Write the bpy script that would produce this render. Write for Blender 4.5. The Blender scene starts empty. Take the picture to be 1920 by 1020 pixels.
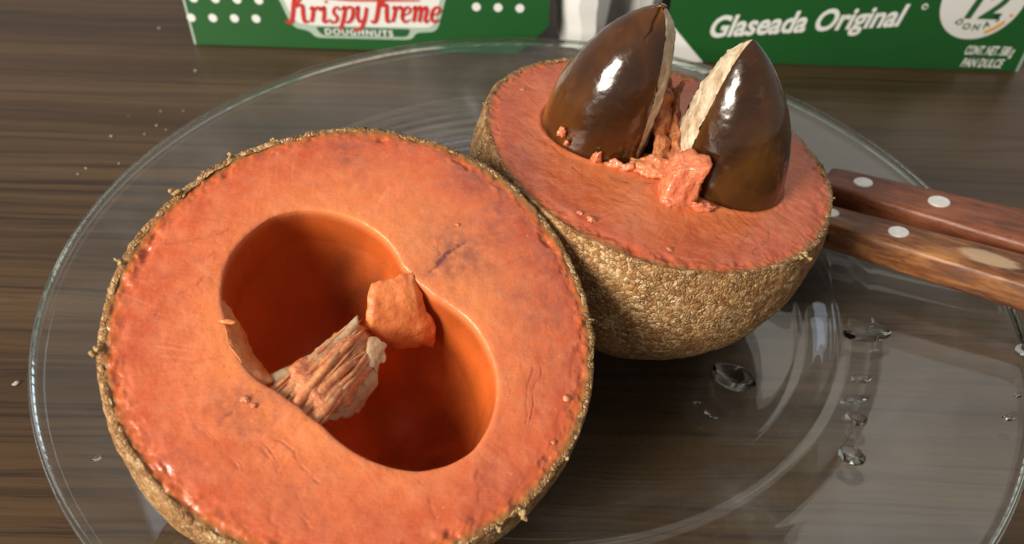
import bpy, bmesh, math, random
import numpy as np
from mathutils import Matrix, Vector

S = bpy.context.scene
COL = S.collection
random.seed(7)

# ------------------------------------------------------------------ camera
cam_d = bpy.data.cameras.new("camera")
cam = bpy.data.objects.new("camera", cam_d); COL.objects.link(cam)
S.camera = cam
CAM_POS = Vector((-0.00583, -0.18401, 0.16976))
pitch, roll = 0.73002, 0.0312336
F = Vector((0, math.cos(pitch), -math.sin(pitch)))
Rv = Vector((1, 0, 0)); U = Rv.cross(F)
R2 = Rv * math.cos(roll) + U * math.sin(roll)
U2 = -Rv * math.sin(roll) + U * math.cos(roll)
m = Matrix.Identity(4)
for i in range(3):
    m[i][0] = R2[i]; m[i][1] = U2[i]; m[i][2] = -F[i]; m[i][3] = CAM_POS[i]
cam.matrix_world = m
cam_d.sensor_width = 36.0
cam_d.lens = 1450.0 / 1920.0 * 36.0
cam_d.clip_start = 0.005
cam_d.clip_end = 20.0
cam_d.dof.use_dof = True
cam_d.dof.focus_distance = 0.175
cam_d.dof.aperture_fstop = 18.0

# ------------------------------------------------------------------ world, lamps, exposure
W = bpy.data.worlds.new("World"); S.world = W; W.use_nodes = True
bg = W.node_tree.nodes["Background"]
bg.inputs[0].default_value = (1.0, 0.96, 0.90, 1)
bg.inputs[1].default_value = 0.32
def area(name, loc, target, size, power, col, sy=None):
    d = bpy.data.lights.new(name, 'AREA'); d.energy = power; d.color = col
    d.shape = 'RECTANGLE'; d.size = size; d.size_y = sy or size
    o = bpy.data.objects.new(name, d); COL.objects.link(o)
    o.location = loc
    o.rotation_euler = (Vector(target) - Vector(loc)).to_track_quat('-Z', 'Y').to_euler()
    return o
area("window_light", (-0.62, -0.61, 0.47), (0, 0, 0.03), 0.38, 16.5, (1.0, 0.92, 0.79), 0.42)
area("ceiling_lamp", (0.60, 0.95, 1.35), (0.05, 0.0, 0.0), 1.0, 2.5, (1.0, 0.94, 0.84), 1.2)
area("far_window", (-0.22, 1.5, 1.30), (0.02, -0.05, 0.0), 0.30, 0.5, (0.70, 0.82, 1.0), 0.24)
S.view_settings.view_transform = 'Standard'
S.view_settings.look = 'None'
S.view_settings.exposure = 0.0
S.view_settings.gamma = 1.0
S.view_settings.use_curve_mapping = False
try:
    S.cycles.transparent_max_bounces = 16
    S.cycles.max_bounces = 12
    S.cycles.caustics_refractive = False
    S.cycles.caustics_reflective = False
    S.cycles.use_denoising = True
    S.cycles.sample_clamp_indirect = 6.0
except Exception:
    pass

# ------------------------------------------------------------------ helpers
def vnoise(P, scale, seed=0):
    P = np.asarray(P, float) * scale + seed * 17.31 + 1000.0
    i = np.floor(P).astype(np.int64); f = P - i
    f = f * f * f * (f * (f * 6 - 15) + 10)
    def h(a, b, c):
        n = (a * 73856093) ^ (b * 19349663) ^ (c * 83492791) ^ (seed * 2654435)
        n = (n ^ (n >> 13)) & 0x7fffffff
        n = (n * 1274126177 + 12345) & 0x7fffffff
        n = (n ^ (n >> 11)) * 668265263 & 0x7fffffff
        return n / float(0x7fffffff) * 2 - 1
    x, y, z = i[..., 0], i[..., 1], i[..., 2]
    fx, fy, fz = f[..., 0], f[..., 1], f[..., 2]
    def l(a, b, t): return a + (b - a) * t
    return l(l(l(h(x, y, z), h(x+1, y, z), fx), l(h(x, y+1, z), h(x+1, y+1, z), fx), fy),
             l(l(h(x, y, z+1), h(x+1, y, z+1), fx), l(h(x, y+1, z+1), h(x+1, y+1, z+1), fx), fy), fz)
def fbm(P, scale, oct=4, seed=0):
    s = 0; a = 1.0
    for k in range(oct):
        s = s + a * vnoise(P, scale * 2 ** k, seed + k); a *= 0.5
    return s

def link(name, me, mat, parent=None, smooth=True):
    o = bpy.data.objects.new(name, me); COL.objects.link(o)
    if mat: me.materials.append(mat)
    if smooth and len(me.polygons):
        me.polygons.foreach_set("use_smooth", np.ones(len(me.polygons), bool))
    if parent: o.parent = parent
    return o
def mesh(name, V, Fc, mat, parent=None, smooth=True, attrs=None, sharp=None):
    me = bpy.data.meshes.new(name)
    me.from_pydata([tuple(v) for v in np.asarray(V, float).tolist()], [], Fc if isinstance(Fc, list) else np.asarray(Fc).tolist())
    if attrs:
        for k, a in attrs.items():
            at = me.attributes.new(k, 'FLOAT', 'POINT'); at.data.foreach_set('value', np.asarray(a, np.float32).ravel())
    me.update()
    if sharp:
        o = link(name, me, mat, parent, smooth); me.set_sharp_from_angle(angle=math.radians(sharp)); return o
    return link(name, me, mat, parent, smooth)
def grid_faces(nu, nv, wrap_v=False, off=0):
    """rows nu, columns nv; wrap_v joins last column with first"""
    a = np.arange(nu * nv).reshape(nu, nv) + off
    if wrap_v: b = np.roll(a, -1, 1)
    else: b = a[:, 1:]; a = a[:, :-1]
    return np.stack([a[:-1], b[:-1], b[1:], a[1:]], -1).reshape(-1, 4)
def thing(name, label, cat, loc=(0, 0, 0), group=None):
    o = bpy.data.objects.new(name, None); COL.objects.link(o); o.location = loc
    o.empty_display_size = 0.01
    tag(o, label, cat, group); return o
def tag(o, label, cat, group=None):
    o["label"] = label; o["category"] = cat
    if group: o["group"] = group
    return o
def from_bm(name, bm, mat, parent=None, smooth=False):
    me = bpy.data.meshes.new(name); bm.to_mesh(me); bm.free()
    return link(name, me, mat, parent, smooth)
def outward(o):
    bm = bmesh.new(); bm.from_mesh(o.data); bmesh.ops.recalc_face_normals(bm, faces=bm.faces[:]); bm.to_mesh(o.data); bm.free()
def bevel_box(name, sx, sy, sz, bev, mat, parent=None, loc=(0, 0, 0), seg=3):
    bm = bmesh.new(); bmesh.ops.create_cube(bm, size=1)
    for v in bm.verts: v.co = Vector((v.co.x * sx, v.co.y * sy, v.co.z * sz)) + Vector(loc)
    bmesh.ops.bevel(bm, geom=bm.edges[:], offset=bev, segments=seg, profile=0.5, affect='EDGES')
    return from_bm(name, bm, mat, parent, False)

# ---------------------------------------------------------------- node helper
class NT:
    def __init__(s, name):
        s.m = bpy.data.materials.new(name); s.m.use_nodes = True
        s.t = s.m.node_tree; s.p = s.t.nodes["Principled BSDF"]; s.out = s.t.nodes["Material Output"]
    def n(s, typ, **kw):
        nd = s.t.nodes.new(typ)
        for k, v in kw.items():
            if k.startswith("i_"):
                key = k[2:]; key = int(key) if key.isdigit() else key.replace("_", " ")
                s.put(nd.inputs[key], v)
            else: setattr(nd, k, v)
        return nd
    def put(s, sock, v):
        if hasattr(v, "is_output") or isinstance(v, bpy.types.NodeSocket): s.t.links.new(v, sock)
        else:
            if isinstance(v, (tuple, list)) and sock.type == 'RGBA' and len(v) == 3: v = (*v, 1)
            sock.default_value = v
    def P(s, **kw):
        for k, v in kw.items(): s.put(s.p.inputs[k.replace("_", " ")], v)
    def co(s): return s.n('ShaderNodeTexCoord').outputs['Object']
    def mapping(s, vec, sc=(1, 1, 1), loc=(0, 0, 0), rot=(0, 0, 0)):
        return s.n('ShaderNodeMapping', i_Vector=vec, i_Scale=sc, i_Location=loc, i_Rotation=rot).outputs[0]
    def noise(s, vec, scale, detail=4, rough=.55, dist=0):
        return s.n('ShaderNodeTexNoise', i_Vector=vec, i_Scale=scale, i_Detail=detail, i_Roughness=rough, i_Distortion=dist).outputs[0]
    def ramp(s, fac, stops, interp='LINEAR'):
        nd = s.n('ShaderNodeValToRGB', i_Fac=fac); nd.color_ramp.interpolation = interp
        el = nd.color_ramp.elements
        while len(el) < len(stops): el.new(0.5)
        for e, (p, c) in zip(el, stops):
            e.position = p; e.color = (c, c, c, 1) if not isinstance(c, tuple) else (*c, 1)
        return nd.outputs[0]
    def mix(s, fac, a, b, blend='MIX'):
        nd = s.n('ShaderNodeMix', data_type='RGBA', blend_type=blend)
        s.put(nd.inputs['Factor'], fac); s.put(nd.inputs['A'], a); s.put(nd.inputs['B'], b)
        return nd.outputs['Result']
    def math(s, op, a, b=0.0, c=None, clamp=False):
        nd = s.n('ShaderNodeMath', operation=op, use_clamp=clamp); s.put(nd.inputs[0], a); s.put(nd.inputs[1], b)
        if c is not None: s.put(nd.inputs[2], c)
        return nd.outputs[0]
    def bump(s, h, strength, dist, normal=None):
        nd = s.n('ShaderNodeBump', i_Height=h, i_Strength=strength, i_Distance=dist)
        if normal: s.put(nd.inputs['Normal'], normal)
        return nd.outputs[0]
    def attr(s, name): return s.n('ShaderNodeAttribute', attribute_name=name).outputs['Fac']

# ---------------------------------------------------------------- materials
def mat_table():
    t = NT("table_wood"); c = t.co()
    warp = t.noise(t.mapping(c, (3, 9, 1)), 3.0, 3)
    cw = t.n('ShaderNodeVectorMath', operation='ADD', i_0=c, i_1=t.n('ShaderNodeCombineXYZ', i_Y=t.math('MULTIPLY', warp, 0.008)).outputs[0]).outputs[0]
    bands = t.noise(t.mapping(cw, (1.2, 30, 1)), 1.0, 4, .6)
    fine = t.noise(t.mapping(cw, (4, 380, 1)), 1.0, 5, .7)
    vfine = t.noise(t.mapping(cw, (14, 900, 1)), 1.0, 2, .6)
    pores = t.noise(t.mapping(cw, (40, 1400, 1)), 1.0, 2, .5)
    g = t.math('ADD', t.math('MULTIPLY', bands, .60), t.math('MULTIPLY', fine, .40))
    col = t.ramp(g, [(.28, (.026, .0140, .0066)), (.44, (.055, .0295, .0130)), (.54, (.088, .049, .0220)), (.66, (.128, .075, .036)), (.8, (.165, .102, .051))])
    line = t.ramp(fine, [(.34, 1.0), (.45, 0.0)])
    col = t.mix(t.math('MULTIPLY', line, .65), col, (.010, .006, .004))
    po = t.ramp(pores, [(.30, 1.0), (.40, 0.0)])
    col = t.mix(t.math('MULTIPLY', po, .5), col, (.008, .005, .004))
    r = t.math('MULTIPLY_ADD', vfine, .16, .30)
    h = t.math('ADD', t.math('MULTIPLY', fine, .6), t.math('MULTIPLY', vfine, .5))
    t.P(Base_Color=col, Roughness=r, Normal=t.bump(h, .30, .0006))
    t.put(t.p.inputs['Specular IOR Level'], .5)
    return t.m
def mat_flesh(name, inner, mid, outer, cavc, cutrot=.6):
    t = NT(name); c = t.co()
    rad, bru, stk, cav = t.attr("rad"), t.attr("bruise"), t.attr("streak"), t.attr("cav")
    big = t.noise(c, 55, 4, .55); med = t.noise(c, 240, 4, .6); fin = t.noise(c, 1100, 3, .6)
    rr = t.math('ADD', rad, t.math('MULTIPLY', t.math('SUBTRACT', big, .5), .42))
    col = t.ramp(rr, [(.50, inner), (.74, mid), (.93, outer)])
    col = t.mix(t.ramp(med, [(.40, 0.0), (.72, .42)]), col, (.80, .28, .135))
    col = t.mix(t.math('MULTIPLY', t.ramp(t.noise(c, 95, 5, .65), [(.50, 0.0), (.75, 1.0)]), .22), col, (.46, .13, .075))
    b2 = t.math('MULTIPLY', bru, t.ramp(t.noise(c, 330, 4, .65), [(.34, .10), (.60, 1.0)]), clamp=True)
    col = t.mix(b2, col, (.155, .052, .056))
    grain = t.noise(c, 2600, 2, .6)
    col = t.mix(t.ramp(grain, [(.35, .12), (.55, 0.0)]), col, (.42, .095, .035))
    col = t.mix(t.math('MULTIPLY', stk, t.math('MULTIPLY_ADD', fin, .9, .2), clamp=True), col, (.40, .085, .045))
    # dark dots and pale flecks
    col = t.mix(t.math('MULTIPLY', t.ramp(t.noise(c, 620, 2, .5), [(.68, 0.0), (.76, 1.0)]), .35), col, (.40, .09, .05))
    col = t.mix(t.ramp(t.noise(t.mapping(c, loc=(.3, .1, 0)), 760, 2, .5), [(.70, 0.0), (.80, .5)]), col, (.88, .46, .24))
    # greenish brown layer under the peel
    e = t.math('ADD', rad, t.math('MULTIPLY', t.math('SUBTRACT', t.noise(c, 330, 4, .7), .5), .055))
    e2 = t.math('ADD', rad, t.math('MULTIPLY', t.math('SUBTRACT', t.noise(c, 700, 3, .7), .5), .03))
    col = t.mix(t.ramp(e, [(.925, 0.0), (.965, .85)]), col, (.50, .115, .030))
    col = t.mix(t.ramp(e2, [(.968, 0.0), (.985, .9)]), col, (.25, .125, .036))
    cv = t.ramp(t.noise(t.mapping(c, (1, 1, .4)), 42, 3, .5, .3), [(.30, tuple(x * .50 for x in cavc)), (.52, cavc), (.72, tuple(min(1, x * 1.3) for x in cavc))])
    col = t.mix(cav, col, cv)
    fib = t.attr("fibre")
    col = t.mix(t.math('MULTIPLY', fib, .30, clamp=True), col, (.84, .36, .19))
    cut = t.noise(t.mapping(c, (30, 1500, 30), rot=(0, 0, cutrot)), 1.0, 3, .6)
    col = t.mix(t.math('MULTIPLY', t.ramp(cut, [(.56, 0.0), (.72, .14)]), t.math('SUBTRACT', 1.0, cav)), col, (.48, .10, .045))
    ro = t.math('MULTIPLY_ADD', med, .34, t.ramp(t.noise(c, 1500, 2, .5), [(.40, .05), (.60, .24)]))
    ro = t.math('MULTIPLY_ADD', cav, .22, ro)
    h = t.math('ADD', t.math('ADD', t.math('MULTIPLY', fin, .7), t.math('MULTIPLY', med, .9)), t.math('ADD', t.math('MULTIPLY', grain, .35), t.math('ADD', t.math('MULTIPLY', cut, .8), t.math('MULTIPLY', fib, -.6))))
    h = t.math('ADD', h, t.math('MULTIPLY', t.ramp(t.noise(t.mapping(c, loc=(.7, .2, 0)), 1150, 1, .5), [(.66, 0.0), (.74, 1.0)]), 3.0))
    h = t.math('MULTIPLY', h, t.math('SUBTRACT', 1.0, t.math('MULTIPLY', cav, .9)))
    t.P(Base_Color=col, Roughness=ro, Normal=t.bump(h, .17, .0006), Coat_Weight=t.math('MULTIPLY', t.ramp(t.noise(c, 180, 3, .6), [(.40, .03), (.62, .42)]), t.math('SUBTRACT', 1.0, cav)), Coat_Roughness=.10, Subsurface_Weight=.20, Subsurface_Radius=(1.0, .32, .12), Subsurface_Scale=.0022)
    t.put(t.p.inputs['Specular IOR Level'], .42)
    return t.m
def mat_lump(name, a, b, rough=.3, sc=500, sss=.3, bump=.5, coat=0):
    t = NT(name); c = t.co()
    n1 = t.noise(c, sc, 5, .65); n2 = t.noise(c, sc * 3, 3, .6)
    t.P(Base_Color=t.ramp(n1, [(.32, a), (.68, b)]), Roughness=t.math('MULTIPLY_ADD', n2, .4, rough - .15), Normal=t.bump(t.math('ADD', n1, t.math('MULTIPLY', n2, .5)), bump, .0008))
    if coat: t.P(Coat_Weight=coat, Coat_Roughness=.08)
    if sss: t.P(Subsurface_Weight=sss, Subsurface_Radius=(1.0, .35, .15), Subsurface_Scale=.003)
    return t.m
def mat_skin():
    t = NT("peel"); c = t.co()
    d = t.n('ShaderNodeTexNoise', i_Vector=c, i_Scale=420., i_Detail=3.)
    cw = t.n('ShaderNodeVectorMath', operation='MULTIPLY_ADD', i_0=d.outputs['Color'], i_1=(.0026,) * 3, i_2=c).outputs[0]
    v1 = t.n('ShaderNodeTexVoronoi', feature='DISTANCE_TO_EDGE', i_Vector=cw, i_Scale=860.).outputs['Distance']
    vc = t.n('ShaderNodeTexVoronoi', feature='F1', i_Vector=cw, i_Scale=860.)
    v2 = t.n('ShaderNodeTexVoronoi', feature='DISTANCE_TO_EDGE', i_Vector=cw, i_Scale=1150.).outputs['Distance']
    sep = t.n('ShaderNodeSeparateColor', i_Color=vc.outputs['Color']).outputs[0]
    big = t.noise(c, 70, 4, .6); fin = t.noise(c, 1600, 3, .65)
    scale_col = t.ramp(t.math('ADD', t.math('MULTIPLY', sep, .5), t.math('MULTIPLY', t.math('ADD', big, fin), .30)),
                       [(.20, (.18, .074, .024)), (.42, (.35, .168, .060)), (.64, (.56, .335, .142)), (.92, (.80, .61, .36))])
    scale_col = t.mix(t.ramp(t.noise(c, 38, 4, .6), [(.40, 0.0), (.66, .65)]), scale_col, (.27, .115, .032))
    bald = t.ramp(t.noise(c, 130, 4, .65), [(.36, 0.0), (.52, 1.0)])
    crack = t.math('MULTIPLY', t.math('MULTIPLY', t.ramp(v1, [(.02, 1.0), (.085, 0.0)]), t.ramp(t.noise(c, 240, 3, .6), [(.35, .25), (.6, 1.0)])), t.math('MULTIPLY_ADD', bald, .65, .35))
    crack2 = t.ramp(v2, [(.02, .45), (.09, 0.0)])
    col = t.mix(crack2, scale_col, (.17, .078, .026))
    col = t.mix(crack, col, (.050, .021, .008))
    hh = t.math('ADD', t.math('MINIMUM', t.math('MULTIPLY', v1, 3.0), .75), t.math('ADD', t.math('MULTIPLY', v2, .8), t.math('MULTIPLY', fin, .45)))
    t.P(Base_Color=col, Roughness=.62, Normal=t.bump(t.math('MULTIPLY', hh, t.math('MULTIPLY_ADD', bald, .8, .2)), .55, .0009))
    t.put(t.p.inputs['Specular IOR Level'], .35)
    return t.m
def mat_seed(name, k, off):
    t = NT(name); c = t.co()
    n1 = t.noise(t.mapping(c, (1.3, 1.3, .5), off), 42, 3, .5, .4); n2 = t.noise(c, 300, 4, .6); n3 = t.noise(t.mapping(c, loc=(.4, 0, .2)), 38, 3, .5)
    col = t.ramp(n1, [(.28, tuple(x * k for x in (.016, .005, .0016))), (.42, tuple(x * k for x in (.055, .0185, .0032))), (.56, tuple(x * k for x in (.115, .042, .0060))), (.74, tuple(x * k for x in (.21, .088, .014)))])
    col = t.mix(t.ramp(n3, [(.48, 0.0), (.66, .6)]), col, (.018, .006, .0025))
    col = t.mix(t.ramp(n2, [(.62, 0.0), (.78, .18)]), col, (.26, .14, .060))
    t.P(Base_Color=col, Roughness=t.ramp(n2, [(.3, .13), (.7, .26)]), Normal=t.bump(t.math('ADD', n1, t.math('MULTIPLY', n2, .5)), .20, .0011))
    t.P(Coat_Weight=.35, Coat_Roughness=.05)
    return t.m
def mat_glass():
    t = NT("clear_glass"); c = t.co()
    geo = t.n('ShaderNodeNewGeometry')
    ior = t.math('MULTIPLY_ADD', geo.outputs['Backfacing'], 1 / 1.5 - 1.5, 1.5)
    fr = t.n('ShaderNodeFresnel', i_IOR=ior).outputs[0]
    tr = t.n('ShaderNodeBsdfTransparent', i_Color=(.955, .972, .962, 1)).outputs[0]
    gl = t.n('ShaderNodeBsdfGlossy', i_Color=(1, 1, 1, 1), i_Roughness=.015)
    smear = t.noise(c, 30, 5, .65, .8); wn = t.noise(c, 9, 2)
    t.put(gl.inputs['Normal'], t.bump(wn, .04, .004))
    mx = t.n('ShaderNodeMixShader', i_0=fr, i_1=tr, i_2=gl.outputs[0]).outputs[0]
    film = t.n('ShaderNodeBsdfDiffuse', i_Color=(.75, .77, .78, 1)).outputs[0]
    f2 = t.ramp(smear, [(.45, .004), (.62, .022), (.80, .07)])
    mx = t.n('ShaderNodeMixShader', i_0=f2, i_1=mx, i_2=film).outputs[0]
    t.t.links.new(mx, t.out.inputs[0]); return t.m
def mat_clear(name, ior, col, rough=0.0):
    t = NT(name)
    t.P(Base_Color=(*col, 1), Roughness=rough, IOR=ior, Transmission_Weight=1.0); return t.m
def mat_handle(name, cols, sc=(70, 420, 420), worn=False):
    t = NT(name); c = t.co()
    n = t.noise(t.mapping(c, sc), 1.0, 5, .65, .5); n2 = t.noise(t.mapping(c, tuple(x * 3 for x in sc)), 1.0, 3, .6); n3 = t.noise(c, 45, 3)
    v = t.math('ADD', t.math('MULTIPLY', n, .65), t.math('MULTIPLY', n3, .35))
    col = t.ramp(v, [(.36, cols[0]), (.50, cols[1]), (.64, cols[2])])
    col = t.mix(t.ramp(n2, [(.30, .7), (.42, 0.0)]), col, tuple(x * .35 for x in cols[0]))
    if worn:   # rubbed pale spot on the top face
        q = t.n('ShaderNodeVectorMath', operation='MULTIPLY', i_0=t.n('ShaderNodeVectorMath', operation='SUBTRACT', i_0=c, i_1=(.0445, -.0005, 0)).outputs[0], i_1=(115, 290, 60)).outputs[0]
        dd = t.math('ADD', t.n('ShaderNodeVectorMath', operation='LENGTH', i_0=q).outputs['Value'], t.math('MULTIPLY', t.math('SUBTRACT', n, .5), 1.1))
        col = t.mix(t.ramp(dd, [(.78, .8), (1.0, 0.0)]), col, (.52, .36, .22))
    t.P(Base_Color=col, Roughness=t.math('MULTIPLY_ADD', n2, .3, .28), Normal=t.bump(n2, .3, .0004)); return t.m
def mat_card(name, col, rough=.38, var=.08):
    t = NT(name); c = t.co(); n = t.noise(c, 30, 4, .6); n2 = t.noise(c, 900, 2)
    t.P(Base_Color=t.mix(t.math('MULTIPLY', n, var * 2), col, tuple(x * .6 for x in col)), Roughness=rough, Normal=t.bump(t.math('ADD', n2, t.math('MULTIPLY', n, 3.0)), .12, .0006)); return t.m
def mat_metal():
    t = NT("steel"); n = t.noise(t.mapping(t.co(), (20, 900, 900)), 1.0, 3)
    t.P(Base_Color=(.62, .61, .60, 1), Metallic=1.0, Roughness=t.math('MULTIPLY_ADD', n, .15, .22)); return t.m
def mat_rivet():
    t = NT("rivet_metal"); n = t.noise(t.co(), 900, 3)
    t.P(Base_Color=t.ramp(n, [(.3, (.70, .69, .67)), (.7, (.84, .83, .81))]), Metallic=.35, Roughness=.42); return t.m

M_table = mat_table()
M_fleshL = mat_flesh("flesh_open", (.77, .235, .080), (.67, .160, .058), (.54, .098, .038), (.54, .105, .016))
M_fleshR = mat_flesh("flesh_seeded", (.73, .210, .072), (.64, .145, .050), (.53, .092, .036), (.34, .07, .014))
M_skin = mat_skin()
M_seedL = mat_seed("amber_seed_shell", 1.5, (0, 0, 0)); M_seedR = mat_seed("dark_seed_shell", .62, (.05, .02, .01))
M_scar = mat_lump("seed_scar", (.36, .22, .11), (.82, .72, .55), .5, 260, .15, .9)
M_pith = mat_lump("pith", (.56, .15, .062), (.84, .36, .16), .22, 420, .3, .5, .4)
M_pithdark = mat_lump("pith_wall", (.24, .058, .014), (.58, .22, .08), .35, 450, .3, .8)
M_pithwet = mat_lump("pith_wet", (.50, .13, .05), (.78, .30, .13), .2, 420, .3, .9, .5)
M_memb = mat_lump("dry_membrane", (.34, .17, .085), (.60, .40, .25), .5, 260, .35, .3)
M_flap = mat_lump("flesh_flap", (.58, .145, .042), (.78, .26, .085), .4, 350, .3, .4)
M_chunk = mat_lump("wet_flesh", (.60, .13, .055), (.82, .29, .14), .22, 330, .3, .9, .7)
M_shred = mat_lump("peel_shred", (.30, .16, .05), (.66, .44, .20), .5, 900, .2, .7)
M_glass = mat_glass()
M_rim = mat_clear("rim_glass", 1.45, (.93, .98, .955))
M_water = mat_clear("water", 1.33, (.98, .99, 1.0))
M_green = mat_card("green_card", (.010, .092, .018), .45)
M_white = mat_card("white_print", (.78, .80, .77), .5)
M_whitecard = mat_card("white_card", (.86, .86, .85), .55)
M_badge = mat_card("grey_white_print", (.72, .72, .70), .5)
M_silver = mat_card("pale_green_outline", (.40, .52, .43), .5)
M_red = mat_card("red_print", (.56, .030, .028), .5)
M_yellow = mat_card("amber_print", (.70, .36, .03), .5)
M_greentext = mat_card("green_print", (.014, .10, .026), .5)
M_handA = mat_handle("reddish_wood", ((.070, .018, .007), (.185, .050, .019), (.27, .090, .036)))
M_handB = mat_handle("amber_wood", ((.042, .011, .003), (.17, .052, .012), (.38, .165, .050)), worn=True)
M_steel = mat_metal(); M_rivet = mat_rivet()
M_crumb = mat_lump("crumb", (.30, .24, .18), (.56, .50, .43), .6, 900, .2, .4)

# ---------------------------------------------------------------- table
tb = mesh("table", [(-.9, -.6, 0), (.9, -.6, 0), (.9, .9, 0), (-.9, .9, 0)], [(0, 1, 2, 3)], M_table, None, False)
tb["kind"] = "structure"

# ---------------------------------------------------------------- glass plate
def plate_top(r):
    """height of the plate's upper surface at radius r"""
    xs = [0, .080, .0845, .088, .0915, .0955, .1385]
    zs = [.0042, .0042, .0044, .0054, .0068, .0078, .0194]
    return float(np.interp(r, xs, zs))
def lathe(prof, n):
    prof = np.array(prof); a = np.linspace(0, 2 * np.pi, n, endpoint=False)
    V = np.stack([prof[:, None, 0] * np.cos(a), prof[:, None, 0] * np.sin(a), np.repeat(prof[:, 1:2], n, 1)], -1)
    return V
plate = thing("glass_plate", "large round clear glass plate under both fruit halves, with water drops", "plate")
rs = np.r_[np.linspace(.0005, .078, 14), np.linspace(.080, .1035, 48), np.linspace(.106, .1385, 16)]
k = np.hanning(7); k /= k.sum()
zt = np.array([plate_top(r) for r in rs]); zt = np.convolve(np.pad(zt, 3, mode='edge'), k, 'valid')
zt = zt + .00055 * np.exp(-((rs - .0945) / .0011) ** 2) + .00030 * np.exp(-((rs - .0840) / .0012) ** 2)
th_ = np.interp(rs, [0, .08, .1, .1385], [.0038, .0036, .0036, .0034])
prof = [(r, z) for r, z in zip(rs, zt)] + [(r, max(.0004, z - t)) for r, z, t in zip(rs[::-1], zt[::-1], th_[::-1])]
V = lathe(prof, 256)
mesh("dish", V.reshape(-1, 3), grid_faces(len(prof), 256, True)[:, ::-1], M_glass, plate)
ang = np.linspace(0, 2 * np.pi, 14, endpoint=False)
bead = [(.1388 + .00085 * math.cos(a), .01785 + .00165 * math.sin(a)) for a in ang]
V = lathe(bead + bead[:1], 256)
outward(mesh("rim_edge", lathe(bead, 256).reshape(-1, 3), np.r_[grid_faces(len(bead), 256, True), np.stack([np.arange(256) + 13 * 256, (np.arange(256) + 1) % 256 + 13 * 256, (np.arange(256) + 1) % 256, np.arange(256)], -1)], M_rim, plate))

# ---------------------------------------------------------------- fruit halves
RF, DF, KS = .052, .058, .923   # local half-width and depth; KS brings the half to its real size
def harm(theta, h):
    r = np.full_like(theta, h[0])
    for k in range(1, 4): r = r + h[2*k-1] * np.cos(k * theta) + h[2*k] * np.sin(k * theta)
    return r / 1000.
def frame_empty(o, c, n):
    n = Vector(n).normalized(); X = Vector((1, 0, 0)); X = (X - n * X.dot(n)).normalized(); Y = n.cross(X)
    mm = Matrix.Identity(4)
    for i in range(3): mm[i][0] = X[i] * KS; mm[i][1] = Y[i] * KS; mm[i][2] = n[i] * KS; mm[i][3] = c[i]
    o.matrix_world = mm
def seg_dist(P, a, b):
    a = np.array(a); b = np.array(b); d = b - a
    t = np.clip(((P - a) @ d) / (d @ d), 0, 1)
    return np.hypot(*(P - a - t[:, None] * d).T)
def skin_mesh(parent, h, seed):
    N, K = 900, 260
    th = np.linspace(0, 2 * np.pi, N, endpoint=False)
    ph = (np.linspace(0, 1, K) ** 1.15) * (np.pi / 2) * .998
    rr = harm(th, h)
    p0 = math.radians(14)          # the cut lies above the widest girth
    pp = -p0 + (ph / ph[-1]) * (np.pi / 2 * .998 + p0)
    cp = (np.cos(pp) / math.cos(p0))[:, None]
    cp = np.where(pp[:, None] > 0, (np.cos(np.maximum(pp, 0))[:, None] ** .86) / math.cos(p0), cp)
    zz = (np.sign(np.sin(pp)) * np.abs(np.sin(pp)) ** .86)
    sp = ((zz - zz[0]) / (zz[-1] - zz[0]))[:, None]
    V = np.stack([cp * rr * np.cos(th), cp * rr * np.sin(th), np.repeat(-sp * DF, N, 1)], -1)
    P = V.reshape(-1, 3)
    nrm = P / np.array([RF, RF, DF]) ** 2; nrm /= np.linalg.norm(nrm, axis=1)[:, None]
    d = .00045 * fbm(P, 60, 3, seed) + .00014 * fbm(P, 420, 3, seed + 5) + .00012 * np.abs(vnoise(P, 700, seed + 9))
    P = P + nrm * d[:, None]
    P = P.reshape(K, N, 3)
    fr = fbm(np.stack([np.cos(th) * .05, np.sin(th) * .05, 0 * th], -1), 900, 3, seed + 3)
    fr2 = np.maximum(0, fbm(np.stack([np.cos(th) * .05, np.sin(th) * .05, 0 * th + .2], -1), 300, 3, seed + 4))
    for k, w in enumerate((1.0, .75, .45, .2)):
        P[k, :, 2] += w * (.00002 + .00008 * fr + .00016 * fr2)
        P[k, :, 0] += w * np.cos(th) * (.00012 * fr + .00028 * fr2); P[k, :, 1] += w * np.sin(th) * (.00012 * fr + .00028 * fr2)
    inner = P[0] * [.976, .976, 1]; inner[:, 2] -= .0003
    P = np.concatenate([inner[None], P], 0)
    mesh("peel", P.reshape(-1, 3), grid_faces(K + 1, N, True)[:, ::-1], M_skin, parent)
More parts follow.
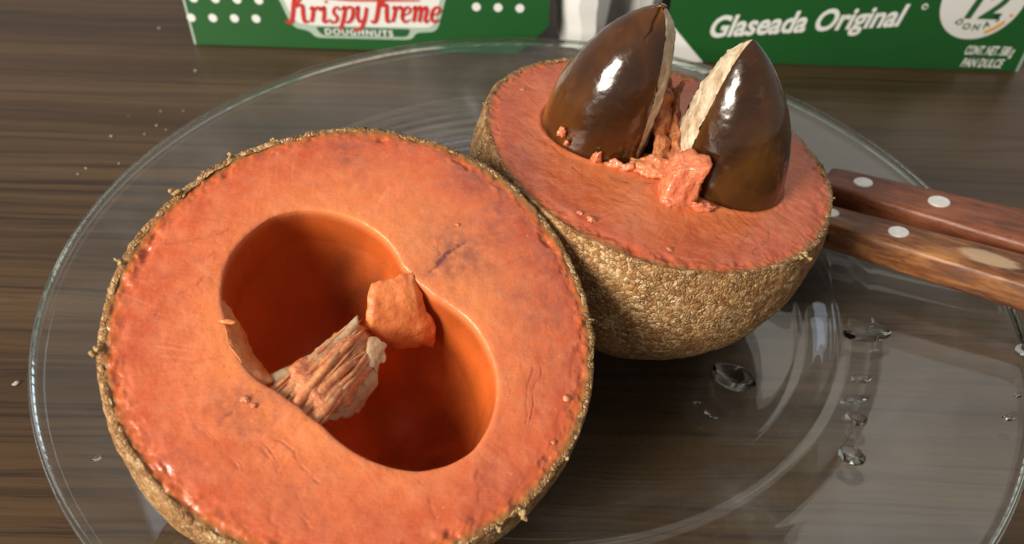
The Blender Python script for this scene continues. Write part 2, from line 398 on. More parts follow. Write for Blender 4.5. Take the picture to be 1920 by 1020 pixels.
def flesh_mesh(parent, h, mat, outline, depthf, bruises, lines, seed, moat=None, polar_streak=.55):
    N, K, KC = 760, 150, 130
    th = np.linspace(0, 2 * np.pi, N, endpoint=False)
    cx, cy = outline[1]
    # lip polar function round its own centre
    lipx, lipy = outline[0](th)
    rim = harm(th, h) * .992
    rx, ry = rim * np.cos(th), rim * np.sin(th)
    t = np.linspace(0, 1, K) ** .9
    X = rx * (1 - t[:, None]) + lipx * t[:, None]; Y = ry * (1 - t[:, None]) + lipy * t[:, None]
    P = np.stack([X, Y, 0 * X], -1).reshape(-1, 3)
    rad = np.hypot(P[:, 0], P[:, 1]) / np.interp((np.arctan2(P[:, 1], P[:, 0])) % (2 * np.pi), np.r_[th, 2 * np.pi], np.r_[rim, rim[:1]])
    dl = np.hypot(X - lipx, Y - lipy).ravel()

    lines_mm = [[np.array(p) / 1000 for p in l] for l, w, s in lines]
    bru = np.zeros(len(P)); stk = np.zeros(len(P))
    wob = np.stack([fbm(P, 160, 3, seed + 20), fbm(P, 160, 3, seed + 21)], -1) * .0012
    Q = P[:, :2] + wob
    for (x, y, r, a) in bruises:
        d = np.hypot(Q[:, 0] - x / 1000, Q[:, 1] - y / 1000) + .004 * fbm(P, 120, 3, seed + 31)
        bru = np.maximum(bru, min(1, a * 1.0) * np.exp(-np.maximum(0, d / (r / 1000)) ** 2))
    groove = np.zeros(len(P)); brk = np.clip(.35 + 1.1 * fbm(P, 420, 3, seed + 33), 0, 1)
    for l, (_, w, s) in zip(lines_mm, lines):
        for a, b in zip(l[:-1], l[1:]):
            d = seg_dist(Q, a, b)
            v = np.exp(-(d / (w / 1000)) ** 2) * (1.0 if (s == 'b' and w > .5) else brk)
            v = np.maximum(v, .38 * np.exp(-(d / (w * 3.6 / 1000)) ** 2))
            if s == 'b': bru = np.maximum(bru, np.clip(v * (2.0 if w > .5 else 1.0), 0, 1.3))
            else: stk = np.maximum(stk, v * .9)
            groove = np.maximum(groove, np.exp(-(d / (w * .8 / 1000)) ** 2) * brk)
    a = np.arctan2(P[:, 1] - cy, P[:, 0] - cx); r = np.hypot(P[:, 0] - cx, P[:, 1] - cy)
    aw = a + .12 * vnoise(P, 45, seed + 8)
    ps = vnoise(np.stack([np.cos(aw) * .03, np.sin(aw) * .03, r * .08], -1), 1500, seed + 40)
    ps2 = vnoise(np.stack([np.cos(aw) * .03, np.sin(aw) * .03, r * .05 + .3], -1), 700, seed + 41)
    pm = np.clip(fbm(P, 60, 2, seed + 42) * 1.6, 0, 1)
    stk = np.maximum(stk, polar_streak * np.clip(ps * 1.2 + ps2 * .6 - .25, 0, 1) * pm)
    ps3 = vnoise(np.stack([np.cos(aw + r * 9) * .03, np.sin(aw + r * 9) * .03, r * .04 + .7], -1), 2400, seed + 44)
    fibre = np.clip(ps3 * 1.6 - .55, 0, 1) * np.clip(fbm(P, 55, 2, seed + 45) * 1.5 + .15, 0, 1)
    z = .00022 * fbm(P, 70, 3, seed) + .00006 * fbm(P, 600, 3, seed + 1) - .00014 * groove
    z -= .00006 * np.clip(ps, 0, 1) * pm
    z -= .0004 * np.exp(-dl / .0004)
    edge = np.clip((rad - .90) / .07, 0, 1)
    tear = np.clip(fbm(P, 260, 3, seed + 14) - .55, 0, 1) * np.exp(-((rad - .945) / .022) ** 2)
    z -= .0012 * tear; stk = np.maximum(stk, np.clip(tear * 3.0, 0, .9))
    z += edge * (-.0003 + .00040 * fbm(P, 380, 3, seed + 12) + .00030 * np.maximum(0, fbm(P, 900, 2, seed + 13)))
    if moat is not None: z += moat(P)
    P[:, 2] = z
    # cavity
    s = np.sin(np.linspace(np.pi / 2, 0, KC + 1)[1:]) ** 1.0
    s = 1 - (np.linspace(0, 1, KC + 1)[1:]) ** 1.8
    CX = cx + (lipx - cx) * s[:, None]; CY = cy + (lipy - cy) * s[:, None]
    tt = np.repeat(s[:, None], N, 1)
    C = np.stack([CX, CY, 0 * CX], -1).reshape(-1, 3)
    C[:, 2] = -depthf(C[:, 0], C[:, 1], tt.ravel()) - .0005
    C[:, 2] += .00030 * fbm(C, 90, 3, seed + 51)
    A = np.concatenate([P, C], 0)
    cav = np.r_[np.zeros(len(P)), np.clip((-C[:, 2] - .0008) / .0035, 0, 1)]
    rad = np.r_[rad, np.full(len(C), .4)]; bru = np.r_[bru, np.zeros(len(C))]; stk = np.r_[stk, np.zeros(len(C))]; fibre = np.r_[fibre, np.zeros(len(C))]
    return mesh("flesh", A, grid_faces(K + KC, N, True), mat, parent, True, dict(rad=rad, bruise=bru, streak=stk, cav=cav, fibre=fibre), 55)

def tube(path, radii, n=10, seed=0, amp=.15, fr=900):
    path = np.array(path, float); K = len(path)
    tan = np.gradient(path, axis=0); tan /= np.linalg.norm(tan, axis=1)[:, None] + 1e-9
    up = np.array([.31, .22, .92]); V = []
    for k in range(K):
        a = np.cross(tan[k], up); a /= np.linalg.norm(a); b = np.cross(tan[k], a)
        g = np.linspace(0, 2 * np.pi, n, endpoint=False)
        V.append(path[k] + radii[k] * (np.cos(g)[:, None] * a + np.sin(g)[:, None] * b))
    V = np.array(V).reshape(-1, 3)
    c = np.repeat(path, n, 0); rr = np.repeat(np.array(radii), n)
    V = c + (V - c) * (1 + amp * 2 * fbm(V, fr, 2, seed))[:, None]
    F_ = grid_faces(K, n, True).tolist() + [list(range(n))[::-1], list(range((K - 1) * n, K * n))]
    return V, F_
def spline(pts, n):
    pts = np.array(pts, float); m_ = len(pts); t = np.linspace(0, m_ - 1, n)
    p = np.vstack([2 * pts[0] - pts[1], pts, 2 * pts[-1] - pts[-2]]); out = []
    for x in t:
        i = min(int(x), m_ - 2); f = x - i; a, b, c, d = p[i:i + 4]
        out.append(.5 * (2 * b + (c - a) * f + (2 * a - 5 * b + 4 * c - d) * f * f + (3 * b - a - 3 * c + d) * f ** 3))
    return np.array(out)
def sheet(name, rows, thick, mat, parent, seed, nu=36, nv=36, rag=.0008, amp=.0004, taper=1.0):
    """a ragged thick patch through a grid of control points (mm, local)"""
    rows = [spline(np.array(r, float) / 1000, nv) for r in rows]
    g = np.array([spline([r[j] for r in rows], nu) for j in range(nv)]).transpose(1, 0, 2)
    u = np.linspace(0, 1, nu)[:, None] * np.ones((1, nv)); v = np.linspace(0, 1, nv)[None] * np.ones((nu, 1))
    ctr = g.mean((0, 1)); P = g.reshape(-1, 3)
    eb = np.clip(1 - np.minimum(np.minimum(u, 1 - u), np.minimum(v, 1 - v)).ravel() * 4, 0, 1)
    dirc = ctr - P; dirc /= np.linalg.norm(dirc, axis=1)[:, None] + 1e-9
    P = P + dirc * (rag * eb ** 2 * (fbm(P, 170, 4, seed) + .3))[:, None]
    du = np.gradient(P.reshape(nu, nv, 3), axis=0); dv = np.gradient(P.reshape(nu, nv, 3), axis=1)
    n = np.cross(du, dv).reshape(-1, 3); n /= np.linalg.norm(n, axis=1)[:, None] + 1e-12
    bumpv = amp * fbm(P, 280, 4, seed + 3)
    ed = np.clip(np.minimum(np.minimum(u, 1 - u), np.minimum(v, 1 - v)).ravel() * 7, .12, 1) ** .6
    A = P + n * (bumpv + thick / 2 * ed)[:, None]; B = P + n * (bumpv - thick / 2 * ed)[:, None]
    fA = grid_faces(nu, nv); nn = nu * nv; fB = grid_faces(nu, nv)[:, ::-1] + nn
    idx = np.arange(nn).reshape(nu, nv); loop = np.r_[idx[0, :-1], idx[:-1, -1], idx[-1, :0:-1], idx[:0:-1, 0]]
    l2 = np.roll(loop, -1); side = np.stack([loop, loop + nn, l2 + nn, l2], -1)
    return mesh(name, np.r_[A, B], np.r_[fA, fB, side], mat, parent)
def lump(name, loc, size, mat, parent, seed, sub=4, amp=.3, fr=2.2, rot=(0, 0, 0), square=0.0):
    bm = bmesh.new(); bmesh.ops.create_icosphere(bm, subdivisions=sub, radius=1)
    P = np.array([v.co for v in bm.verts])
    if square: P = np.sign(P) * np.abs(P) ** (1 - square); P *= 1 / np.max(np.abs(P)) ** .2
    P = P * (1 + amp * fbm(P, fr, 4, seed))[:, None]
    P = P * np.array(size) / 1000
    Rm = np.array(Matrix.Rotation(rot[2], 3, 'Z') @ Matrix.Rotation(rot[1], 3, 'Y') @ Matrix.Rotation(rot[0], 3, 'X'))
    P = P @ Rm.T + np.array(loc) / 1000
    for v, p in zip(bm.verts, P): v.co = p
    return from_bm(name, bm, mat, parent, True)
def multi(name, parts, mat, parent):
    V, F_, o = [], [], 0
    for v, f in parts:
        V.append(v); F_ += [[i + o for i in q] for q in f]; o += len(v)
    return mesh(name, np.vstack(V), F_, mat, parent)

# ---- front half: empty cavity
HL = [51.94, .04, .17, -.03, 0, -.07, -.42]
cL, nL = (-0.03515, -0.07536, 0.05858), (.191, -.312, .931)
fl = thing("mamey_half", "halved orange fruit in front with empty two-lobed seed cavity and pith ridge", "fruit half")
frame_empty(fl, cL, nL)
skin_mesh(fl, HL, 1)
cavpts = np.array([[6.9,14.6],[5.4,17.4],[1.8,21.5],[-3.8,24.8],[-11.1,26.4],[-17.5,26.0],[-23.3,23.2],[-27.3,18.4],[-30.3,12.0],[-30.9,5.6],[-29.9,.3],[-27.9,-4.1],[-25.6,-8.9],[-22.5,-13.6],[-19.1,-16.3],[-15.4,-17.9],[-10.6,-20.7],[-5.1,-24.5],[-1.9,-27.1],[2.9,-29.8],[8.1,-31.4],[14.9,-31.9],[21.1,-29.9],[25.5,-26.7],[28.8,-20.6],[30.1,-14.2],[29.5,-8.5],[27.4,-3.3],[24.0,1.8],[19.3,5.5],[14.6,8.0],[10.6,10.7]]) / 1000
cc = np.array([-.0005, -.003])
ca = np.arctan2(cavpts[:, 1] - cc[1], cavpts[:, 0] - cc[0]); cr_ = np.hypot(*(cavpts - cc).T)
od = np.argsort(ca); ca, cr_ = ca[od], cr_[od]
def lip_L(th):
    xs = np.r_[ca - 2 * np.pi, ca, ca + 2 * np.pi]; ys = np.r_[cr_, cr_, cr_]
    t = (th + np.pi) % (2 * np.pi) - np.pi
    n = 720; tg = np.linspace(-np.pi, np.pi, n, endpoint=False); g = np.interp(tg, xs, ys)
    kk = np.hanning(19); kk /= kk.sum(); g = np.convolve(np.r_[g[-9:], g, g[:9]], kk, 'valid')
    r = np.interp(t, np.r_[tg, np.pi], np.r_[g, g[:1]])
    return cc[0] + r * np.cos(th), cc[1] + r * np.sin(th)
def depth_L(x, y, t):
    def lobe(ax, ay, r, H):
        q = np.clip(np.hypot(x - ax, y - ay) / r, 0, 1); return H * (1 - q ** 2.0) ** .75
    dA = lobe(-.0125, .0055, .0228, .037); dB = lobe(.0125, -.0115, .0225, .037)
    d = np.maximum(dA, dB); sm = .004; hh = np.clip(.5 + .5 * (dA - dB) / sm, 0, 1)
    d = dB * (1 - hh) + dA * hh + sm * hh * (1 - hh) * .5
    u_ = (x * .83 + (y + .003) * -.557); v_ = (x * .557 + (y + .003) * .83)      # across and along the ridge between the two hollows
    d = d * (1 - (.50 + .12 * np.sin(v_ * 420)) * np.exp(-(u_ / .0034) ** 2))
    wall = .040 * np.clip(1 - t ** 16, 0, 1) ** .50
    return np.minimum(d + .003, wall) - .0 * d
bL = [(19,19,9,.62),(30.5,34.3,7,.55),(20.8,41.5,6,.50),(-9.4,43,6,.55),(38.9,10.3,8,.45),(41.5,-8,6,.35),(-7.8,-38.5,7,.25),(-20,-21,5,.35),(-43,-8,7,.25),(27.3,-35.9,5,.35),(-33.6,-35.6,7,.35),(37.4,21.6,8,.45),(28,26,8,.5)]
lL = [([[13.0,14.2],[15.9,17.4],[17.8,19.0],[20.0,21.9]],.62,'b'),([[16,17.4],[15.0,19.5],[14.6,21.5]],.4,'b'),([[17.5,18.6],[21,18.4],[24,19.5]],.4,'b'),([[-28.8,-26.9],[-22.9,-31.6],[-15.5,-39.1],[-9.7,-44.6]],.45,'s'),
      ([[-22,-26.2],[-14.9,-31.9],[-7.3,-41.5],[-4.7,-45.2]],.40,'s'),([[-32.8,11.8],[-38.4,6.9],[-44,3.5]],.35,'s'),([[-31.6,8.6],[-38,.6],[-43.8,-5.8]],.4,'s'),
      ([[-31.9,18.1],[-40,14.1],[-45.1,12.6]],.3,'s'),([[36.6,-7.3],[36.2,-16],[36,-24.2]],.35,'s'),([[38.2,-7.1],[38,-15.8],[36.9,-20.6]],.25,'s'),([[27,-30],[27.8,-34.8],[25.8,-39.1]],.35,'s'),
      ([[15.8,-33.6],[17.8,-37.6],[19.2,-40.1]],.35,'s'),([[22.3,38.5],[20,33.3],[18.3,28.4]],.3,'s'),([[-43.5,-22.9],[-40.7,-28],[-38,-32.9]],.55,'s'),([[-21.7,-17.3],[-22.6,-23],[-24.2,-25.3]],.35,'b'),
      ([[-18,-25.8],[-11.2,-29.5],[-4.3,-35.2]],.35,'s'),([[-26,-28],[-18,-35],[-12,-42]],.25,'s'),([[-17,-29],[-10,-36],[-5,-43]],.25,'s')]
flesh_mesh(fl, HL, M_fleshL, (lip_L, tuple(cc)), depth_L, bL, lL, 3)
# pith ridge across the cavity: fibres in one mesh
parts = []
rnd = random.Random(3)
for i in range(52):
    q_ = min(1, max(0, rnd.gauss(.5, .30))); q2 = min(1, max(0, q_ + rnd.uniform(-.35, .35))); e = rnd.uniform(.35, 1.08)
    A_ = np.array((-15.6, -16.2, -1.4)) * (1 - q_) + np.array((-6.2, -23.0, -1.6)) * q_
    Z_ = np.array((-1.2, 3.2, -4.6)) * (1 - q2) + np.array((3.6, -4.4, -5.6)) * q2
    hump = 1.8 * math.sin(math.pi * q_)
    base = np.array([A_ + (A_ - Z_) * .26 + [0, 0, -2.6], A_ + [0, 0, -.3], A_ * .66 + Z_ * .34 + [0, 0, hump * .9], A_ * .33 + Z_ * .67 + [0, 0, hump], Z_ + [0, 0, hump * .4]])
    base[-1] = base[-2] + (base[-1] - base[-2]) * e
    base[1:, 2] += rnd.uniform(-1.5, -.3); base[1:-1] += np.array([rnd.uniform(-.9, .9), rnd.uniform(-.9, .9), 0])
    p = spline(base / 1000, 22); p += fbm(p, 200, 2, i)[:, None] * np.array([.0004, .0004, .0006])
    w = rnd.choice((.25, .35, .45, .6, .95)) * rnd.uniform(.8, 1.1) / 1000
    parts.append(tube(p, w * np.interp(np.linspace(0, 1, 22), [0, .15, .6, .9, 1], [.6, 1.1, 1.0, .6, .08]), 10, i, .22, 260))
multi("pith_fibres", parts, M_pith, fl)
# body of the ridge under the fibres
sheet("pith_ridge", [[(-17, -14, -5), (-11, -8, -7), (-4, -1, -10), (0, 5, -16)], [(-12, -18.5, -2.9), (-7.5, -12.5, -3.7), (-2.5, -5.0, -5.6), (1.5, 1, -9)], [(-5, -23, -4.6), (-1, -17, -6.6), (2.5, -9.5, -9.5), (4.5, -3, -16)]], .005, M_pithwet, fl, 11, rag=.0012, amp=.0008)
sheet("dry_membrane", [[(-17.5, -13.5, -3.6), (-11.5, -8.6, -4.2), (-5.5, -2.5, -4.0), (-1.4, 2.8, -3.2)], [(-16.3, -14.6, -2.8), (-10.2, -10.0, -3.0), (-4.6, -4.2, -3.4), (-1.0, .6, -3.6)], [(-15, -16, -3.0), (-8.8, -11, -4.0), (-3.6, -5.5, -5.2), (-.6, -1.0, -6)]], .00035, M_memb, fl, 21, rag=.0020, amp=.00025)
sheet("dry_membrane", [[(1.2, -2.2, -4.0), (3.4, -2.0, -3.6), (5.6, -2.8, -4.4)], [(.8, -6.0, -4.6), (3.2, -6.0, -4.2), (5.4, -6.6, -6)], [(1.2, -9.0, -6.0), (3.0, -9.6, -6.0), (4.4, -9.6, -8)]], .00035, M_memb, fl, 22, rag=.0020, amp=.0003)
sheet("dry_membrane", [[(-4.2, -13.0, -4.0), (-.6, -8.8, -4.6), (3.4, -7.6, -6.5)], [(-4.6, -17.5, -3.6), (.0, -14.0, -5.2), (4.6, -11.4, -9)], [(-5.6, -22.5, -3.0), (-2.2, -20.2, -6), (2.2, -16.0, -11)]], .00035, M_memb, fl, 23, rag=.0020, amp=.0003)
sheet("flesh_flap", [[(.6, 8.8, -.4), (5, 10.8, -.1), (9.6, 13.4, -.4)], [(.0, 4.4, -2.4), (5.2, 6.2, -2.2), (12.5, 9.4, -2.4)], [(.4, 2.2, -6.0), (5.6, 2.2, -7.0), (15.5, 5.6, -8.5)], [(1.5, 2.4, -14), (6.6, .8, -16), (17, 3.0, -18)]], .0024, M_flap, fl, 25, rag=.0010, amp=.0003)
sheet("flesh_flap", [[(-31.0, 2.0, -.5), (-29.0, -4.0, -.3), (-25.4, -10.6, -.3), (-18.6, -17.4, -.5)], [(-28.8, 1.0, -2.4), (-26.0, -4.6, -3.0), (-22.4, -10.4, -3.2), (-16.8, -15.6, -2.6)], [(-28.2, .8, -7.5), (-24.6, -4.4, -9.5), (-20.8, -9.2, -10), (-16.0, -13.6, -8)]], .0006, M_flap, fl, 26, rag=.0006, amp=.0005)
lump("flesh_curl", (-27.6, -4.2, .2), (1.6, .5, .4), M_flap, fl, 27, 3, .4)
def peel_shreds(par, spots, h, mat):
    for i, (x, y, s) in enumerate(spots):
        a = math.atan2(y, x); r = float(harm(np.array([a]), h)[0]) * 1000
        cxp, cyp = math.cos(a) * (r + s * .35), math.sin(a) * (r + s * .35)
        bm = bmesh.new(); V, F_, o = [], [], 0
        bm.free()
        for q in range(6):
            rr = random.Random(i * 10 + q)
            b2 = bmesh.new(); bmesh.ops.create_icosphere(b2, subdivisions=2, radius=1)
            p = np.array([v.co for v in b2.verts]); f = [[v.index for v in g.verts] for g in b2.faces]; b2.free()
            p = p * (1 + .55 * fbm(p, 1.7, 3, i * 9 + q))[:, None] * np.array([rr.uniform(.25, .55), rr.uniform(.2, .42), rr.uniform(.2, .4)]) * s
            an = rr.uniform(0, 3.1); p = p @ np.array([[math.cos(an), -math.sin(an), 0], [math.sin(an), math.cos(an), 0], [0, 0, 1]])
            k = q / 5 * rr.uniform(.6, 1.1) - .5
            p = p + [cxp + math.cos(a) * k * s + rr.uniform(-.35, .35) * s, cyp + math.sin(a) * k * s + rr.uniform(-.35, .35) * s, rr.uniform(-.4, .45) * s]
            V.append(p / 1000); F_ += [[k_ + o for k_ in g] for g in f]; o += len(p)
        mesh("peel_shred", np.vstack(V), F_, mat, par)
peel_shreds(fl, [(-52.3,-13.9,1.5),(-51.5,6.7,1.0),(-45.6,26,1.5),(-35.4,37.6,1.0),(-27,44.6,.9),(35.5,-38.4,1.6),(44.4,-26.2,.7),(51.6,6.4,.6),(31,-41.5,.9),(-40.5,32.5,.5)], HL, M_shred)
def flesh_crumbs(par, spots):
    for i, (x, y, s) in enumerate(spots):
        lump("flesh_crumb", (x, y, .12 * s), (s, s * .8, s * .42), M_chunk, par, 60 + i, 3, .5, 2.5)
flesh_crumbs(fl, [(45.5, -13.5, .9), (18.8, 27.5, .5), (-21, -20.5, .8), (-19.2, -21.6, .6), (42.5, -23.5, .6)])

# ---- rear half: with the two seeds
HR = [51.3, -.1, -1.0, .7, -.1, .2, .9]
cR, nR = (0.03278, -0.00678, 0.05756), (.167, -.031, .986)
fr_ = thing("mamey_half", "halved orange fruit at the back with two brown seeds standing in its flesh", "fruit half")
frame_empty(fr_, cR, nR)
skin_mesh(fr_, HR, 71)
SEEDS = dict(
    left=dict(B=(-18.2, 4.0), T=(-12.8, 1.6, 40.3), r=16.8, e=(.93, -.36), d=.82, split=-1.75),
    right=dict(B=(18.8, -7.2), T=(10.2, -6.5, 39.6), r=16.8, e=(-.995, -.04), d=.93, p=2.05, q=.74))
def lip_R(th):
    r = .0035 + .0075 * np.abs(np.sin(th - .25)) ** 1.5
    return .0005 + r * np.cos(th), -.004 + r * np.sin(th)
def depth_R(x, y, t): return .009 * np.clip(1 - t ** 3, 0, 1) ** .7
def moat_R(P):
    z = np.zeros(len(P))
    for s in SEEDS.values():
        d = np.hypot(P[:, 0] * 1000 - s['B'][0], P[:, 1] * 1000 - s['B'][1]) - s['r']
        z -= .0003 * np.exp(-np.maximum(d, 0) / .4) + np.where(d < -1, .004, 0)
        z += .0003 * np.exp(-((d - .8) / 1.2) ** 2)
    return z
rp = random.Random(5)
bR = [(-40, -18, 8, .25), (-30, -30, 7, .3), (5, -38, 8, .2), (40, -22, 6, .2), (-44, 14, 6, .3), (-8, -20, 4, .4), (38, 24, 8, .3)]
lR = [([[-4,-19],[-9,-21],[-15,-20]],.4,'b'), ([[24,-27],[18,-38],[14,-44]],.25,'s'), ([[27,-27],[25,-36],[20,-42]],.25,'s'), ([[-46,8],[-38,4],[-33,-6]],.3,'s'), ([[-44,2],[-36,-6],[-26,-16]],.3,'s'),
      ([[-42,-6],[-32,-14],[-20,-22]],.25,'s'), ([[-40,-12],[-28,-20],[-14,-27]],.25,'s'), ([[-37,-20],[-24,-27],[-8,-31]],.25,'s')]
flesh_mesh(fr_, HR, M_fleshR, (lip_R, (.0005, -.004)), depth_R, bR, lR, 77, moat_R, .60)
peel_shreds(fr_, [(37.5,-41.8,1.5),(34,-41,.9),(-48.6,6,.7),(-45,-20,.6),(49.5,-10,.6)], HR, M_shred)
flesh_crumbs(fr_, [(-22.7, -38.5, 1.3), (-25.5, -36.5, .8), (-41, 18, .7), (-3, -45, .8)])
# ragged tissue between the seeds
sheet("pith_wall", [[(-4.5, -14.5, 1.0), (-5.2, -4, 8.5), (-5.8, 6, 17.5), (-7.0, 13, 23.5)], [(-1.5, -15, .6), (-2.0, -4, 7.0), (-2.4, 6, 14.5), (-3.2, 13, 19)], [(-.6, -15, -2), (.4, -4, 1.0), (.4, 6, 3.0), (.2, 14, 4)]], .0030, M_pithdark, fr_, 81, 48, 48, rag=.0020, amp=.0014)
sheet("pith_wall", [[(2.2, -15.5, 5.0), (1.6, -8, 8.2), (1.4, 2, 12.0), (1.8, 10, 16)], [(1.6, -16.0, 1.5), (.6, -8, 3.0), (.6, 2, 5.0), (.6, 10, 7)], [(1.4, -16.0, -2), (.6, -8, -2), (.4, 2, -2), (.4, 10, -2)]], .0026, M_pithdark, fr_, 82, 40, 40, rag=.0018, amp=.0012)
sheet("pith_wall", [[(-12, -13.6, -.2), (-6.5, -16.2, .2), (-1, -18, .2), (3, -20, .4)], [(-11, -12.8, 2.2), (-6, -14.6, 2.0), (-1, -15.5, 3.0), (3, -16.5, 3.2)], [(-10, -11, 1), (-5, -12, 3.6), (0, -12, 4.5), (3, -13, 4.6)]], .0022, M_pith, fr_, 83, 36, 36, rag=.0018, amp=.0012)
# wet chunk in front
bm = bmesh.new(); bmesh.ops.create_cube(bm, size=2)
bmesh.ops.subdivide_edges(bm, edges=bm.edges[:], cuts=15, use_grid_fill=True)
P = np.array([v.co for v in bm.verts]); nrm = P / np.linalg.norm(P, axis=1)[:, None]
P = P * .72 + nrm * .33
h_ = (P[:, 2] + 1) / 2
P[:, 0] = P[:, 0] * (1 - .34 * h_) + .25 * h_; P[:, 1] = P[:, 1] * (1 - .35 * h_) + .35 * h_
P[:, 2] += .22 * h_ * P[:, 0]
P = P * np.array([5.2, 4.4, 6.2]) + [1.4, -22.4, 4.4]
P = P / 1000
P += nrm * (.0013 * fbm(P, 170, 5, 90) + .0007 * np.abs(fbm(P, 480, 2, 95)))[:, None]
for v, p in zip(bm.verts, P): v.co = p
from_bm("flesh_chunk", bm, M_chunk, fr_, True)
for i, (x, y, z, a, b, c_, r) in enumerate([(-20.2, -13.4, 1.2, 1.3, .9, 2.4, .3), (-14.8, -14.0, .8, 2.6, .9, 1.4, -.2), (-11.2, -14.6, 1.0, 2.0, 1.0, 1.8, .3), (-30.5, -8.4, 4.6, 1.2, 1.0, 1.5, 0), (-28.8, -10.0, 2.4, .7, .6, .9, 0), (8.5, -26.2, .6, 3.0, 1.2, 1.4, .1), (-1.5, -26.4, .4, 1.8, 1.0, 1.0, -.4), (.5, -15.0, 6.2, 1.6, 1.0, 3.2, .2), (2.0, -17.6, 8.0, 1.5, 1.1, 2.4, -.2)]):
    lump("flesh_shred", (x, y, z), (a, b, c_), M_chunk if i not in (7,) else M_pith, fr_, 100 + i, 3, .5, 1.8, (.2, .3 * r, r))

# ---- seeds
def build_seed(s, label, seed, M_seed):
    e = thing("seed", label, "seed", group="seeds in the rear fruit half")
    frame_empty(e, cR, nR)
    B = np.array([*s['B'], 0.0]); T = np.array(s['T']); H = T[2]; r0 = s['r']; z0 = -8.0
    e1 = np.array([*s['e'], 0.0]); e1 /= np.linalg.norm(e1); e2 = np.array([-e1[1], e1[0], 0.0])
    K, N = 110, 160
    u = 1 - np.linspace(0, 1, K) ** 1.6           # dense near tip
    u = np.linspace(0, 1, K) ** .75
    z = z0 + (H - z0) * u
    zr = (z - z0) / (H - z0)
    r = r0 * (1 - np.clip((z + 2) / (H + 2), 0, 1) ** s.get('p', 2.3)) ** s.get('q', .70)
    r = np.maximum(r, .12)
    d = s['d'] * r * (1 - .10 * zr)
    ctr = B + (T - B) * (np.clip(z, z0, H) / H)[:, None] ** 1.0
    bulge = np.sin(np.pi * np.clip(z / H, 0, 1)) * s.get('bow', 1.6)
    ctr = ctr - e1 * bulge[:, None] * .6
    c0 = np.arccos(np.clip(d / r, -1, 1))            # half angle of the flat
    t = np.linspace(0, 1, N)
    phi = c0[:, None] + (2 * np.pi - 2 * c0[:, None]) * t
    V = ctr[:, None] + r[:, None, None] * (np.cos(phi)[..., None] * e1 + np.sin(phi)[..., None] * e2)
    V[..., 2] = z[:, None]
    P = V.reshape(-1, 3) / 1000
    out = (V - ctr[:, None]); out /= np.linalg.norm(out, axis=-1)[..., None] + 1e-9
    P = P + out.reshape(-1, 3) * (.00030 * fbm(P, 70, 3, seed) + .00005 * fbm(P, 500, 2, seed + 2))[:, None]
    if s.get('split'):      # short cleft running down from the tip
        rel = V - ctr[:, None]; az = np.arctan2(rel[..., 1], rel[..., 0])
        dz = H - V[..., 2]; az0 = s['split'] + .05 * np.sin(dz * 1.7)
        arc_ = np.abs((az - az0 + np.pi) % (2 * np.pi) - np.pi) * r[:, None]
        g_ = np.exp(-(arc_ / (.28 + .9 * np.exp(-dz / 1.5))) ** 2) * np.clip(1 - dz / 7.5, 0, 1) ** .7
        P = P - out.reshape(-1, 3) * (.0016 * g_.ravel())[:, None]
    f = grid_faces(K, N)
    mesh("shell", np.r_[P, [T / 1000 + [0, 0, .0003]]], f.tolist() + [[(K - 1) * N + i, (K - 1) * N + i + 1, K * N] for i in range(N - 1)], M_seed, e)
    # pale scar on the flat side
    NW = 40
    w = np.linspace(-1, 1, NW); hw = r * np.sin(c0)
    G = ctr[:, None] + (d[:, None, None] + (.9 * (1 - w ** 2))[None, :, None] * np.minimum(1, r / 6)[:, None, None]) * e1 + (hw[:, None] * w)[..., None] * 1.0 * e2
    G[..., 2] = z[:, None]
    Q = G.reshape(-1, 3) / 1000
    rag = np.repeat((np.abs(w) > .9)[None], K, 0).ravel()
    Q = Q + np.outer(.00035 * fbm(Q, 300, 4, seed + 7) + rag * .0004 * (fbm(Q, 700, 2, seed + 8)), e1)
    sc = mesh("scar", Q, grid_faces(K, NW)[:, ::-1], M_scar, e)
    return e
build_seed(SEEDS['left'], "taller glossy amber-brown seed standing on the left, with split tip and bright highlight", 201, M_seedL)
build_seed(SEEDS['right'], "lower glossy dark brown seed on the right, its broad cream scar facing left", 231, M_seedR)

